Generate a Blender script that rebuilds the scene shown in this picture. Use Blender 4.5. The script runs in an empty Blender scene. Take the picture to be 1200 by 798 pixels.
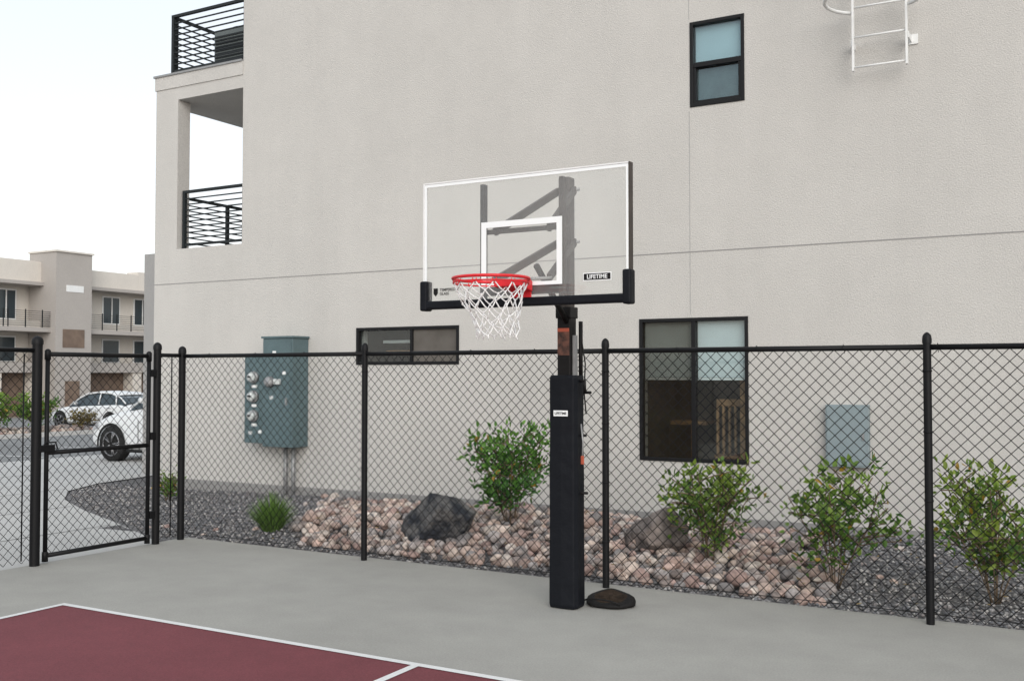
import bpy, math, random
import numpy as np
from mathutils import Vector, Matrix, noise
random.seed(7); rng=np.random.default_rng(7)
sc=bpy.context.scene
COL=sc.collection
R_=math.radians

# ------------------------------------------------------------------ helpers
def empty(name,loc=(0,0,0)):
    o=bpy.data.objects.new(name,None); o.location=loc; o.empty_display_size=.2; COL.objects.link(o); return o
def setparent(o,p):
    if p is not None:
        o.parent=p; o.matrix_parent_inverse=Matrix.Translation(-Vector(p.location))
def mobj(name,V,Fc,mat,parent=None,smooth=False,bevel=0,cols=None):
    me=bpy.data.meshes.new(name)
    me.from_pydata([tuple(v) for v in V],[],[tuple(f) for f in Fc]); me.update()
    if mat: me.materials.append(mat)
    o=bpy.data.objects.new(name,me); COL.objects.link(o)
    if smooth: me.polygons.foreach_set('use_smooth',[True]*len(me.polygons))
    if bevel:
        m=o.modifiers.new('bv','BEVEL'); m.width=bevel; m.segments=2; m.limit_method='ANGLE'
    setparent(o,parent); return o
def npmesh(name,V,Fc,mat,parent=None,smooth=False,cols=None):
    """V (n,3), Fc (m,k) arrays"""
    me=bpy.data.meshes.new(name); n=len(V); m,k=Fc.shape
    me.vertices.add(n); me.vertices.foreach_set('co',V.astype(np.float32).ravel())
    me.loops.add(m*k); me.loops.foreach_set('vertex_index',Fc.astype(np.int32).ravel())
    me.polygons.add(m); me.polygons.foreach_set('loop_start',np.arange(0,m*k,k,dtype=np.int32))
    me.polygons.foreach_set('loop_total',np.full(m,k,dtype=np.int32))
    if smooth: me.polygons.foreach_set('use_smooth',np.ones(m,dtype=bool))
    me.update(calc_edges=True); me.validate()
    if cols is not None:
        a=me.color_attributes.new('Col','FLOAT_COLOR','POINT')
        c=np.ones((n,4),dtype=np.float32); c[:,:3]=cols; a.data.foreach_set('color',c.ravel())
    me.materials.append(mat)
    o=bpy.data.objects.new(name,me); COL.objects.link(o); setparent(o,parent); return o
BF=[(0,1,3,2),(4,6,7,5),(0,4,5,1),(2,3,7,6),(0,2,6,4),(1,5,7,3)]
def box(name,x0,x1,y0,y1,z0,z1,mat,parent=None,bevel=0):
    V=[(x,y,z) for x in (x0,x1) for y in (y0,y1) for z in (z0,z1)]
    return mobj(name,V,BF,mat,parent,False,bevel)
def tubes(name,segs,r,mat,parent=None,n=8,smooth=True,caps=True):
    """segs list of (p,q) or polylines"""
    V=[];Fc=[]
    for pl in segs:
        pts=[Vector(p) for p in pl]; base=len(V); N=len(pts)
        closed=(pts[0]-pts[-1]).length<1e-6 and N>2
        if closed: pts=pts[:-1];N-=1
        up=None
        for i,p in enumerate(pts):
            if closed: t=(pts[(i+1)%N]-pts[i-1])
            else: t=pts[min(i+1,N-1)]-pts[max(i-1,0)]
            t.normalize()
            if up is None:
                ref=Vector((0,0,1)) if abs(t.z)<.9 else Vector((1,0,0))
                a=t.cross(ref).normalized()
            else:
                a=(up-t*up.dot(t)).normalized()
            up=a; b=t.cross(a)
            for k in range(n):
                an=2*math.pi*(k+.5)/n
                V.append(p+(a*math.cos(an)+b*math.sin(an))*r)
        rngi=N if closed else N-1
        for i in range(rngi):
            for k in range(n):
                i2=(i+1)%N
                Fc.append((base+i*n+k,base+i*n+(k+1)%n,base+i2*n+(k+1)%n,base+i2*n+k))
        if caps and not closed:
            Fc.append(tuple(base+k for k in reversed(range(n))))
            Fc.append(tuple(base+(N-1)*n+k for k in range(n)))
    o=mobj(name,V,Fc,mat,parent,smooth)
    return o
def lathe(name,prof,c,mat,parent=None,n=20,axis='Z',smooth=True):
    V=[];Fc=[]
    for r,h in prof:
        for k in range(n):
            a=2*math.pi*k/n
            if axis=='Z': V.append((c[0]+r*math.cos(a),c[1]+r*math.sin(a),c[2]+h))
            elif axis=='Y': V.append((c[0]+r*math.cos(a),c[1]+h,c[2]+r*math.sin(a)))
            else: V.append((c[0]+h,c[1]+r*math.cos(a),c[2]+r*math.sin(a)))
    for i in range(len(prof)-1):
        for k in range(n): Fc.append((i*n+k,i*n+(k+1)%n,(i+1)*n+(k+1)%n,(i+1)*n+k))
    Fc.append(tuple(range(n))[::-1]); Fc.append(tuple((len(prof)-1)*n+k for k in range(n)))
    return mobj(name,V,Fc,mat,parent,smooth)
def gz(x):
    return -0.018*(-8-max(x,-60)) if x<-8 else 0.0

# ------------------------------------------------------------------ materials
def mat(name,col,rough=.7,metal=0,var=0.0,vscale=3,bump=0,bscale=60,col2=None,spec=.5,attr=False,detail=6,bdist=.01,lo=.32,hi=.68):
    m=bpy.data.materials.new(name); m.use_nodes=True; nt=m.node_tree; N=nt.nodes; L=nt.links
    b=N['Principled BSDF']; b.inputs['Base Color'].default_value=(*col,1); b.inputs['Roughness'].default_value=rough
    b.inputs['Metallic'].default_value=metal; b.inputs['Specular IOR Level'].default_value=spec
    tc=N.new('ShaderNodeTexCoord')
    if attr:
        at=N.new('ShaderNodeAttribute'); at.attribute_name='Col'
        nz=N.new('ShaderNodeTexNoise'); nz.inputs['Scale'].default_value=vscale; nz.inputs['Detail'].default_value=detail
        L.new(tc.outputs['Object'],nz.inputs['Vector'])
        mr=N.new('ShaderNodeMapRange'); mr.inputs['From Min'].default_value=.3;mr.inputs['From Max'].default_value=.7
        mr.inputs['To Min'].default_value=1-var;mr.inputs['To Max'].default_value=1+var
        L.new(nz.outputs['Fac'],mr.inputs['Value'])
        mx=N.new('ShaderNodeVectorMath'); mx.operation='SCALE'
        L.new(at.outputs['Color'],mx.inputs[0]); L.new(mr.outputs[0],mx.inputs['Scale']); L.new(mx.outputs[0],b.inputs['Base Color'])
    elif var or col2:
        nz=N.new('ShaderNodeTexNoise'); nz.inputs['Scale'].default_value=vscale; nz.inputs['Detail'].default_value=detail; nz.inputs['Roughness'].default_value=.6
        L.new(tc.outputs['Object'],nz.inputs['Vector'])
        r=N.new('ShaderNodeValToRGB'); r.color_ramp.elements[0].position=lo; r.color_ramp.elements[1].position=hi
        c0=tuple(c*(1-var) for c in col); c1=col2 if col2 else tuple(min(1,c*(1+var)) for c in col)
        r.color_ramp.elements[0].color=(*c0,1); r.color_ramp.elements[1].color=(*c1,1)
        L.new(nz.outputs['Fac'],r.inputs[0]); L.new(r.outputs[0],b.inputs['Base Color'])
    if bump:
        n2=N.new('ShaderNodeTexNoise'); n2.inputs['Scale'].default_value=bscale; n2.inputs['Detail'].default_value=4
        L.new(tc.outputs['Object'],n2.inputs['Vector'])
        bp=N.new('ShaderNodeBump'); bp.inputs['Strength'].default_value=bump; bp.inputs['Distance'].default_value=bdist
        L.new(n2.outputs['Fac'],bp.inputs['Height']); L.new(bp.outputs[0],b.inputs['Normal'])
    return m

def layered(name,base,rough,big,fine,bump,bscale,bigs=.5,fines=60,streak=0,bdist=.01,det=4):
    """surface with large blotches + fine speckle (+ vertical streaks)"""
    m=bpy.data.materials.new(name); m.use_nodes=True; nt=m.node_tree; N=nt.nodes; L=nt.links
    b=N['Principled BSDF']; b.inputs['Roughness'].default_value=rough; b.inputs['Specular IOR Level'].default_value=.3
    tc=N.new('ShaderNodeTexCoord')
    def nz(scale,amp,det=3,stretch=None):
        n=N.new('ShaderNodeTexNoise'); n.inputs['Scale'].default_value=scale; n.inputs['Detail'].default_value=det; n.inputs['Roughness'].default_value=.65
        src=tc.outputs['Object']
        if stretch:
            mp=N.new('ShaderNodeMapping'); mp.inputs['Scale'].default_value=stretch; L.new(src,mp.inputs[0]); src=mp.outputs[0]
        L.new(src,n.inputs['Vector'])
        mr=N.new('ShaderNodeMapRange'); mr.inputs['From Min'].default_value=.25; mr.inputs['From Max'].default_value=.75
        mr.inputs['To Min'].default_value=1-amp; mr.inputs['To Max'].default_value=1+amp; L.new(n.outputs['Fac'],mr.inputs['Value']); return mr.outputs[0],n
    a,_=nz(bigs,big,det); f,fn=nz(fines,fine,1)
    mu=N.new('ShaderNodeMath'); mu.operation='MULTIPLY'; L.new(a,mu.inputs[0]); L.new(f,mu.inputs[1]); out=mu.outputs[0]
    a2,_=nz(bigs*6,big*.6,4); mu3=N.new('ShaderNodeMath'); mu3.operation='MULTIPLY'; L.new(out,mu3.inputs[0]); L.new(a2,mu3.inputs[1]); out=mu3.outputs[0]
    if streak:
        s,_=nz(1.0,streak,3,(2.2,2.2,.12)); mu2=N.new('ShaderNodeMath'); mu2.operation='MULTIPLY'; L.new(out,mu2.inputs[0]); L.new(s,mu2.inputs[1]); out=mu2.outputs[0]
    vm=N.new('ShaderNodeVectorMath'); vm.operation='SCALE'; vm.inputs[0].default_value=base; L.new(out,vm.inputs['Scale']); L.new(vm.outputs[0],b.inputs['Base Color'])
    n2=N.new('ShaderNodeTexNoise'); n2.inputs['Scale'].default_value=bscale; n2.inputs['Detail'].default_value=1; L.new(tc.outputs['Object'],n2.inputs['Vector'])
    bp=N.new('ShaderNodeBump'); bp.inputs['Strength'].default_value=bump; bp.inputs['Distance'].default_value=bdist; L.new(n2.outputs['Fac'],bp.inputs['Height']); L.new(bp.outputs[0],b.inputs['Normal'])
    return m

M_stucco=layered('stucco',(.535,.515,.487),.92,.045,.13,.6,70,.4,85,.03)
M_stucco_d=layered('stucco_dark',(.34,.332,.325),.92,.05,.10,.5,80,.4,95)
M_seam=mat('stucco_joint',(.27,.262,.255),.9)
M_seamv=mat('stucco_joint_v',(.36,.352,.342),.9)
M_conc=layered('concrete',(.352,.340,.313),.85,.11,.09,.25,150,.45,80)
M_walk=layered('walk_concrete',(.5,.49,.475),.88,.07,.06,.25,120,.6,90)
M_court=layered('court_paint',(.175,.046,.055),.75,.12,.18,.2,180,.8,110)
M_line=layered('court_line',(.74,.73,.72),.7,.06,.08,.2,150,2,120)
M_asph=layered('asphalt',(.23,.23,.23),.9,.10,.2,.4,150,.3,90)
M_earth=layered('desert_ground',(.26,.22,.18),.95,.2,.2,.4,40,.1,30)
M_black=mat('black_powdercoat',(.007,.007,.008),.5,spec=.2)
M_wire=mat('black_vinyl_wire',(.008,.008,.009),.6,spec=.15)
M_rail=mat('dark_rail',(.018,.022,.024),.55,spec=.25)
M_frame=mat('window_frame',(.011,.011,.012),.5,spec=.2)
M_pad=mat('black_vinyl_pad',(.007,.008,.011),.55,bump=.4,bscale=8,bdist=.03,spec=.16)
M_pole=mat('pole_steel',(.009,.008,.008),.5,var=.2,vscale=12,spec=.2)
M_arm=mat('arm_steel',(.055,.045,.039),.5,var=.2,vscale=8,spec=.3)
M_red=mat('rim_red',(.66,.02,.028),.4,var=.1,vscale=20,spec=.35)
M_net=mat('net_white',(.86,.85,.84),.9,bump=.5,bscale=300)
M_white=mat('white_paint',(.78,.78,.77),.55,var=.05,vscale=6)
M_silk=mat('silkscreen_white',(.86,.88,.88),.5)
M_meter=layered('meter_paint',(.10,.145,.155),.55,.12,.08,.1,80,1.5,60,.06)
M_meter2=layered('panel_paint',(.235,.285,.30),.6,.08,.05,.1,80,1.5,60,.04)
M_mglass=mat('meter_glass',(.55,.57,.56),.15,var=.3,vscale=30)
M_grey=mat('galv_grey',(.3,.3,.3),.5,.3,var=.1,vscale=10)
M_ac=mat('ac_unit',(.13,.15,.15),.6,var=.1,vscale=8)
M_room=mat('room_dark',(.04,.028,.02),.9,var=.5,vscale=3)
M_blind=mat('blind',(.60,.64,.65),.7,var=.06,vscale=2)
M_skyrefl=mat('painted_sky_reflection',(.48,.58,.61),.7,var=.10,vscale=1.5,detail=2)  # pale sky reflection of the upper sash, painted as a panel colour
M_skyrefl_low=mat('painted_reflection_teal',(.07,.105,.11),.7,var=.35,vscale=2.5,detail=3)  # darker teal reflection of the lower sash, painted into the panel colour
M_stone=mat('cobble',(1,1,1),.85,attr=True,var=.32,vscale=24,bump=.5,bscale=70,detail=3,spec=.25)
M_grav=mat('gravel_stone',(1,1,1),.9,attr=True,var=.15,vscale=60,detail=1,spec=.25)
M_boulder=mat('boulder_stone',(.035,.038,.046),.85,vscale=5,detail=9,col2=(.22,.21,.20),bump=1,bscale=22,bdist=.04,spec=.2,lo=.42,hi=.68)
M_boulder2=mat('boulder_stone_tan',(.10,.085,.08),.85,vscale=6,detail=9,col2=(.33,.28,.255),bump=1,bscale=22,bdist=.03,spec=.25,lo=.38,hi=.66)
M_bark=mat('bark',(.14,.10,.065),.9,var=.3,vscale=30)
M_rubber=mat('black_rubber',(.010,.009,.009),.65,bump=.5,bscale=40,spec=.2)
M_rubber2=mat('worn_rubber_brown',(.032,.023,.017),.85,var=.4,vscale=25,bump=.4,bscale=90,spec=.1)
M_carp=mat('car_paint_white',(.72,.73,.74),.3)
M_carg=mat('car_glass',(.03,.045,.055),.08)
M_tyre=mat('tyre',(.02,.02,.02),.8,spec=.2)
M_rimc=mat('wheel_alloy',(.25,.25,.26),.35,.7)
M_lamp=mat('car_lamp',(.5,.52,.55),.1)
M_apt=layered('apt_cream',(.64,.595,.54),.9,.05,.04,.1,20,.2,10)
M_aptg=layered('apt_grey',(.40,.37,.345),.9,.05,.04,.1,20,.2,10)
M_aptd=mat('apt_dark',(.17,.12,.09),.7,var=.2,vscale=2)
M_orange=mat('orange_tag',(.40,.08,.04),.6)
M_furn=mat('furniture',(.30,.16,.07),.6,var=.5,vscale=5)
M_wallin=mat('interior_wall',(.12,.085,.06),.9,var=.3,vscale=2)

def leafmat(name):
    m=bpy.data.materials.new(name); m.use_nodes=True; nt=m.node_tree;N=nt.nodes;L=nt.links
    b=N['Principled BSDF']; b.inputs['Roughness'].default_value=.5; b.inputs['Specular IOR Level'].default_value=.35
    at=N.new('ShaderNodeAttribute'); at.attribute_name='Col'; L.new(at.outputs['Color'],b.inputs['Base Color'])
    tr=N.new('ShaderNodeBsdfTranslucent'); 
    vm=N.new('ShaderNodeVectorMath'); vm.operation='MULTIPLY'; vm.inputs[1].default_value=(1.3,1.5,.6); L.new(at.outputs['Color'],vm.inputs[0]); L.new(vm.outputs[0],tr.inputs['Color'])
    mx=N.new('ShaderNodeMixShader'); mx.inputs[0].default_value=.3
    L.new(b.outputs[0],mx.inputs[1]); L.new(tr.outputs[0],mx.inputs[2]); L.new(mx.outputs[0],N['Material Output'].inputs[0]); return m
M_leaf=leafmat('leaf')

def glassmat(name,tint,haze=0.0,gl=1.0,hazecol=(.8,.8,.8),glc=(1,1,1)):
    """thin clear sheet: transparent + slight surface haze + Schlick reflection (same from both sides)"""
    m=bpy.data.materials.new(name); m.use_nodes=True; nt=m.node_tree;N=nt.nodes;L=nt.links
    N.remove(N['Principled BSDF'])
    t=N.new('ShaderNodeBsdfTransparent'); t.inputs[0].default_value=(*tint,1)
    d=N.new('ShaderNodeBsdfDiffuse'); d.inputs[0].default_value=(*hazecol,1)
    tc=N.new('ShaderNodeTexCoord'); nz=N.new('ShaderNodeTexNoise'); nz.inputs['Scale'].default_value=3; nz.inputs['Detail'].default_value=3; L.new(tc.outputs['Object'],nz.inputs['Vector'])
    mr=N.new('ShaderNodeMapRange'); mr.inputs['To Min'].default_value=haze*.5; mr.inputs['To Max'].default_value=haze*1.5; L.new(nz.outputs['Fac'],mr.inputs['Value'])
    m1=N.new('ShaderNodeMixShader'); L.new(mr.outputs[0],m1.inputs[0]); L.new(t.outputs[0],m1.inputs[1]); L.new(d.outputs[0],m1.inputs[2])
    g=N.new('ShaderNodeBsdfGlossy'); g.inputs['Roughness'].default_value=.02; g.inputs['Color'].default_value=(*glc,1)
    lw=N.new('ShaderNodeLayerWeight'); lw.inputs['Blend'].default_value=.5
    pw=N.new('ShaderNodeMath'); pw.operation='POWER'; pw.inputs[1].default_value=5; L.new(lw.outputs['Facing'],pw.inputs[0])
    ma=N.new('ShaderNodeMath'); ma.operation='MULTIPLY_ADD'; ma.inputs[1].default_value=.96; ma.inputs[2].default_value=.04; L.new(pw.outputs[0],ma.inputs[0])
    mg=N.new('ShaderNodeMath'); mg.operation='MULTIPLY'; mg.inputs[1].default_value=gl; mg.use_clamp=True; L.new(ma.outputs[0],mg.inputs[0])
    m2=N.new('ShaderNodeMixShader'); L.new(mg.outputs[0],m2.inputs[0]); L.new(m1.outputs[0],m2.inputs[1]); L.new(g.outputs[0],m2.inputs[2])
    L.new(m2.outputs[0],N['Material Output'].inputs[0]); return m
M_glass=glassmat('window_glass',(.88,.92,.92),.01,1.0)
M_glass_up=glassmat('window_glass_coated',(.86,.92,.93),.02,1.3,glc=(.8,.93,1))
M_board=glassmat('board_acrylic',(.98,.985,.98),.075,.6,(.86,.86,.85))
M_scr=glassmat('screen_mesh',(.80,.78,.76),.06,0,(.09,.07,.055))
M_scr2=glassmat('screen_mesh_b',(.3,.29,.28),.75,0,(.17,.155,.14))

def gravelmat():
    m=bpy.data.materials.new('gravel_bed'); m.use_nodes=True; nt=m.node_tree;N=nt.nodes;L=nt.links
    b=N['Principled BSDF']; b.inputs['Roughness'].default_value=.92
    tc=N.new('ShaderNodeTexCoord'); v=N.new('ShaderNodeTexVoronoi'); v.inputs['Scale'].default_value=38; L.new(tc.outputs['Object'],v.inputs['Vector'])
    r=N.new('ShaderNodeValToRGB'); cr=r.color_ramp; cr.elements[0].color=(.11,.105,.11,1); cr.elements[1].color=(.38,.36,.355,1)
    e=cr.elements.new(.5); e.color=(.20,.193,.197,1)
    sp=N.new('ShaderNodeSeparateColor'); L.new(v.outputs['Color'],sp.inputs[0]); L.new(sp.outputs[0],r.inputs[0])
    r2=N.new('ShaderNodeValToRGB'); r2.color_ramp.elements[0].position=.25; r2.color_ramp.elements[0].color=(1,1,1,1); r2.color_ramp.elements[1].position=.7; r2.color_ramp.elements[1].color=(.35,.35,.35,1)
    L.new(v.outputs['Distance'],r2.inputs[0])
    mx=N.new('ShaderNodeVectorMath'); mx.operation='MULTIPLY'; L.new(r.outputs[0],mx.inputs[0]); L.new(r2.outputs[0],mx.inputs[1]); L.new(mx.outputs[0],b.inputs['Base Color'])
    bp=N.new('ShaderNodeBump'); bp.invert=True; bp.inputs['Strength'].default_value=.9; bp.inputs['Distance'].default_value=.015; L.new(v.outputs['Distance'],bp.inputs['Height']); L.new(bp.outputs[0],b.inputs['Normal'])
    return m
M_bed=gravelmat()

# ------------------------------------------------------------------ ground sheets
import bmesh
def sheet(name,poly,z,mt,slope=True,parent=None):
    bm=bmesh.new(); vs=[bm.verts.new((x,y,0)) for x,y in poly]; bm.faces.new(vs)
    for cx in (-8,-60):
        bmesh.ops.bisect_plane(bm,geom=bm.verts[:]+bm.edges[:]+bm.faces[:],plane_co=(cx,0,0),plane_no=(1,0,0))
    for v in bm.verts: v.co.z=z+(gz(v.co.x) if slope else 0)
    bmesh.ops.triangulate(bm,faces=bm.faces[:])
    for f in bm.faces:
        if f.normal.z<0: f.normal_flip()
    me=bpy.data.meshes.new(name); bm.to_mesh(me); bm.free(); me.materials.append(mt)
    o=bpy.data.objects.new(name,me); COL.objects.link(o); setparent(o,parent); return o
sheet('ground',[(-1500,-1500),(1500,-1500),(1500,1500),(-1500,1500)],-.04,M_earth)
sheet('gravel_bed',[(-19.4,-15),(-7.93,-15),(-7.93,7.26),(9,7.26),(9,11.02),(-12.7,11.02),(-12.7,26),(-19.4,26)],-.028,M_bed)
sheet('court_apron_pavement',[(-7.93,-15),(9,-15),(9,7.26),(-7.93,7.26)],0,M_conc)
sheet('court_ground',[(-6.36,-9.3),(-.05,-9.3),(-.05,4.76),(-6.36,4.76)],.004,M_court)
ml=empty('court_line_marking',(-3.2,4.7,0))
sheet('baseline',[(-6.385,4.735),(-.02,4.735),(-.02,4.785),(-6.385,4.785)],.008,M_line,parent=ml)
sheet('sideline',[(-6.385,-9.3),(-6.335,-9.3),(-6.335,4.735),(-6.385,4.735)],.008,M_line,parent=ml)
sheet('lane_line',[(-3.35,-9.3),(-3.30,-9.3),(-3.30,4.735),(-3.35,4.735)],.008,M_line,parent=ml)
walk=[(-7.95,5.2),(-7.95,7.0),(-8.6,7.35),(-9.6,7.85),(-11.0,8.5),(-12.3,9.2),(-13.3,10.0),(-13.9,11.0),(-14.2,12.4),(-14.0,17),(-20,17),(-20,-6),(-15,-4),(-13,2.4),(-10.5,4.4)]
sheet('walkway_pavement',walk,-.012,M_walk)
wj=empty('walkway_joint_marking',(-10,7,gz(-10)))
for (a,b) in [((-9.5,4.75),(-9.5,7.7)),((-11.5,3.7),(-11.5,8.7)),((-13.6,2),(-13.6,10.2)),((-16.5,-3),(-16.5,16.9))]:
    sheet('joint',[(a[0]-.012,a[1]),(a[0]+.012,a[1]),(b[0]+.012,b[1]),(b[0]-.012,b[1])],-.008,M_seam,parent=wj)
sheet('parking_road',[(-52,-30),(-20,-30),(-20,70),(-52,70)],-.02,M_asph)
pm=empty('parking_marking',(-25,15,gz(-25)))
for i in range(5):
    y=12+i*2.8
    sheet('stall_line',[(-25.5,y),(-20.6,y),(-20.6,y+.1),(-25.5,y+.1)],-.014,M_line,parent=pm)
box('concrete_kerb',-7.93,9,7.26,7.34,-.2,-.003,M_conc)
sheet('island_ground',[(-33,10),(-29.8,10),(-29.8,24.5),(-33,24.5)],.10,M_earth)
kb=empty('island_kerb',(-31,17,gz(-31)))
for nm,(a,b,c,d) in {'k1':(-29.8,-29.65,9.9,24.6),'k2':(-33.15,-33,9.9,24.6),'k3':(-33,-29.8,9.9,10),'k4':(-33,-29.8,24.5,24.6)}.items():
    box(nm,a,b,c,d,gz(-31)-.2,gz(-31)+.14,M_walk,kb)

# ------------------------------------------------------------------ stones
def ico(sub):
    bm=bmesh.new(); bmesh.ops.create_icosphere(bm,subdivisions=sub,radius=1)
    V=np.array([v.co[:] for v in bm.verts]); Fc=np.array([[v.index for v in f.verts] for f in bm.faces]); bm.free(); return V,Fc
def rock_shape(V,seed,planes=14,lo=.72,hi=1.0,rough=.05,fr=2.5):
    r=np.random.default_rng(seed); P=r.normal(size=(planes,3)); P/=np.linalg.norm(P,axis=1)[:,None]; d=r.uniform(lo,hi,planes)
    D=V/np.linalg.norm(V,axis=1)[:,None]; dots=D@P.T
    rad=np.where(dots>.05,d/np.maximum(dots,.05),9).min(axis=1); rad=np.minimum(rad,1.15 if lo<.8 else 1.03)
    nz=np.array([noise.noise(Vector(v*fr)+Vector((seed,0,0))) for v in D]); rad=rad*(1+rough*nz)
    return D*rad[:,None]
def scatter(name,pts,sizes,cols,sub,mt,variants=10,smooth=True,lo=.72):
    V0,F0=ico(sub); shapes=[rock_shape(V0,100+i,lo=lo) for i in range(variants)]
    VV=[];FF=[];CC=[]; nv=len(V0)
    for i,(p,s,c) in enumerate(zip(pts,sizes,cols)):
        v=shapes[i%variants]*np.array([1,rng.uniform(.65,.95),rng.uniform(.5,.8)])
        a=rng.uniform(0,6.28); t=rng.normal(0,.25,2)
        ca,sa=math.cos(a),math.sin(a)
        Rz=np.array([[ca,-sa,0],[sa,ca,0],[0,0,1]]); Rx=np.array([[1,0,0],[0,math.cos(t[0]),-math.sin(t[0])],[0,math.sin(t[0]),math.cos(t[0])]])
        Ry=np.array([[math.cos(t[1]),0,math.sin(t[1])],[0,1,0],[-math.sin(t[1]),0,math.cos(t[1])]])
        v=v@(Rz@Rx@Ry).T*s+np.array(p); VV.append(v); FF.append(F0+i*nv); CC.append(np.repeat(c[None],nv,0))
    return npmesh(name,np.vstack(VV),np.vstack(FF),mt,None,smooth,np.vstack(CC))
pal=np.array([(.49,.36,.31),(.42,.315,.275),(.55,.45,.39),(.29,.24,.22),(.45,.385,.355),(.38,.27,.24),(.52,.40,.34),(.25,.23,.225),(.38,.34,.325),(.62,.54,.48)])
def inrock(x,y):
    n=.35*noise.noise(Vector((x*.8,y*.8,3)))
    left=-8.6+(10.2-y)*.72 + n
    right=-2.25+n+ (.35 if y<9 else 0)
    return left<x<right and 7.5<y<10.55+n
def mound(x,y):
    return .13*math.exp(-((x+5.2)/2.2)**2-((y-9)/1.1)**2)+.05*max(0,noise.noise(Vector((x*.9,y*.9,0))))
pts=[];sz=[];cl=[]
for layer in (0,1):
    st=.104 if layer==0 else .165
    x=-9.2
    while x<-1.7:
        y=7.4
        while y<10.9:
            px=x+rng.uniform(-.06,.06); py=y+rng.uniform(-.06,.06)
            if inrock(px,py) and (layer==0 or rng.random()<.55):
                s=rng.choice([.036,.048,.059,.072,.09],p=[.22,.3,.27,.15,.06])*rng.uniform(.85,1.15)
                pts.append((px,py,mound(px,py)+s*.25+layer*.045+gz(px)-.02)); sz.append(s)
                cl.append(pal[rng.integers(len(pal))]*rng.uniform(.7,1.15))
            y+=st
        x+=st
for _ in range(90):
    px=rng.uniform(-9,-1.2); py=rng.uniform(7.5,10.8)
    if not inrock(px,py): s=rng.uniform(.03,.055); pts.append((px,py,s*.2+gz(px)-.02)); sz.append(s); cl.append(pal[rng.integers(len(pal))])
scatter('river_rock_bed',pts,sz,cl,2,M_stone,lo=.8)
gx=np.linspace(-9.5,-1.2,84); gy=np.linspace(7.36,10.98,37)
V=[];Fc=[]
for i,x in enumerate(gx):
    for j,y in enumerate(gy): V.append((x,y,mound(x,y)-.03+gz(x)+ .0 - (.05 if (i in(0,83) or j in (0,36)) else 0)))
for i in range(83):
    for j in range(36): a=i*37+j; Fc.append((a,a+37,a+38,a+1))
mobj('gravel_mound',V,Fc,M_bed,None,True)
pts=[];sz=[];cl=[]
gp=np.array([(.20,.195,.20),(.14,.137,.143),(.31,.30,.295),(.24,.22,.215),(.42,.40,.385),(.17,.172,.182)])
def addg(x0,x1,y0,y1,dens,cond):
    n=int((x1-x0)*(y1-y0)*dens); X=rng.uniform(x0,x1,n);Y=rng.uniform(y0,y1,n)
    for x,y in zip(X,Y):
        if cond(x,y):
            s=rng.uniform(.010,.022); mm=mound(x,y) if -9.4<x<-1.3 else 0
            pts.append((x,y,mm+gz(x)-.026+s*.4)); sz.append(s); cl.append(gp[rng.integers(len(gp))]*rng.uniform(.8,1.2))
def edge_walk(x):
    xs=[-14.2,-13.9,-13.3,-12.3,-11,-9.6,-8.6,-7.95]; ys=[12.4,11,10,9.2,8.5,7.85,7.35,7.0]; return float(np.interp(x,xs,ys))
addg(-4,3,7.36,11,460,lambda x,y:not inrock(x,y))
addg(-9.4,-4,7.36,11,460,lambda x,y:not inrock(x,y) and not(x<-8 and y<edge_walk(x)+.1))
addg(-14,-9.4,7.4,11,280,lambda x,y:y>edge_walk(x)+.08)
addg(-10.5,-7.98,2.5,5.2,350,lambda x,y:y<5.1-(-7.95-x)*.33)
scatter('gravel_stones',pts,sz,cl,1,M_grav,8,smooth=False,lo=.6)

def boulder(name,x,y,w,h,d,seed,mt,lo=.45,hi=.85,planes=16):
    V0,F0=ico(5); v=rock_shape(V0,seed,planes,lo,hi,.06,1.7)
    D=v/np.linalg.norm(v,axis=1)[:,None]
    f=np.array([noise.fractal(Vector(p*6),1,2,4) for p in D]); v=v+D*(f*.022)[:,None]
    mx=v.max(0);mn=v.min(0); v=(v-(mx+mn)/2)/(mx-mn)*2
    v=v*np.array([w/2,d/2,h/2*1.25])
    return npmesh(name,v+np.array([x,y,h*.39+mound(x,y)-.02]),F0,mt,None,False)
boulder('boulder',-5.48,8.16,.76,.46,.55,17,M_boulder)
boulder('boulder.001',-3.48,8.72,.62,.40,.45,21,M_boulder2)

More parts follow.
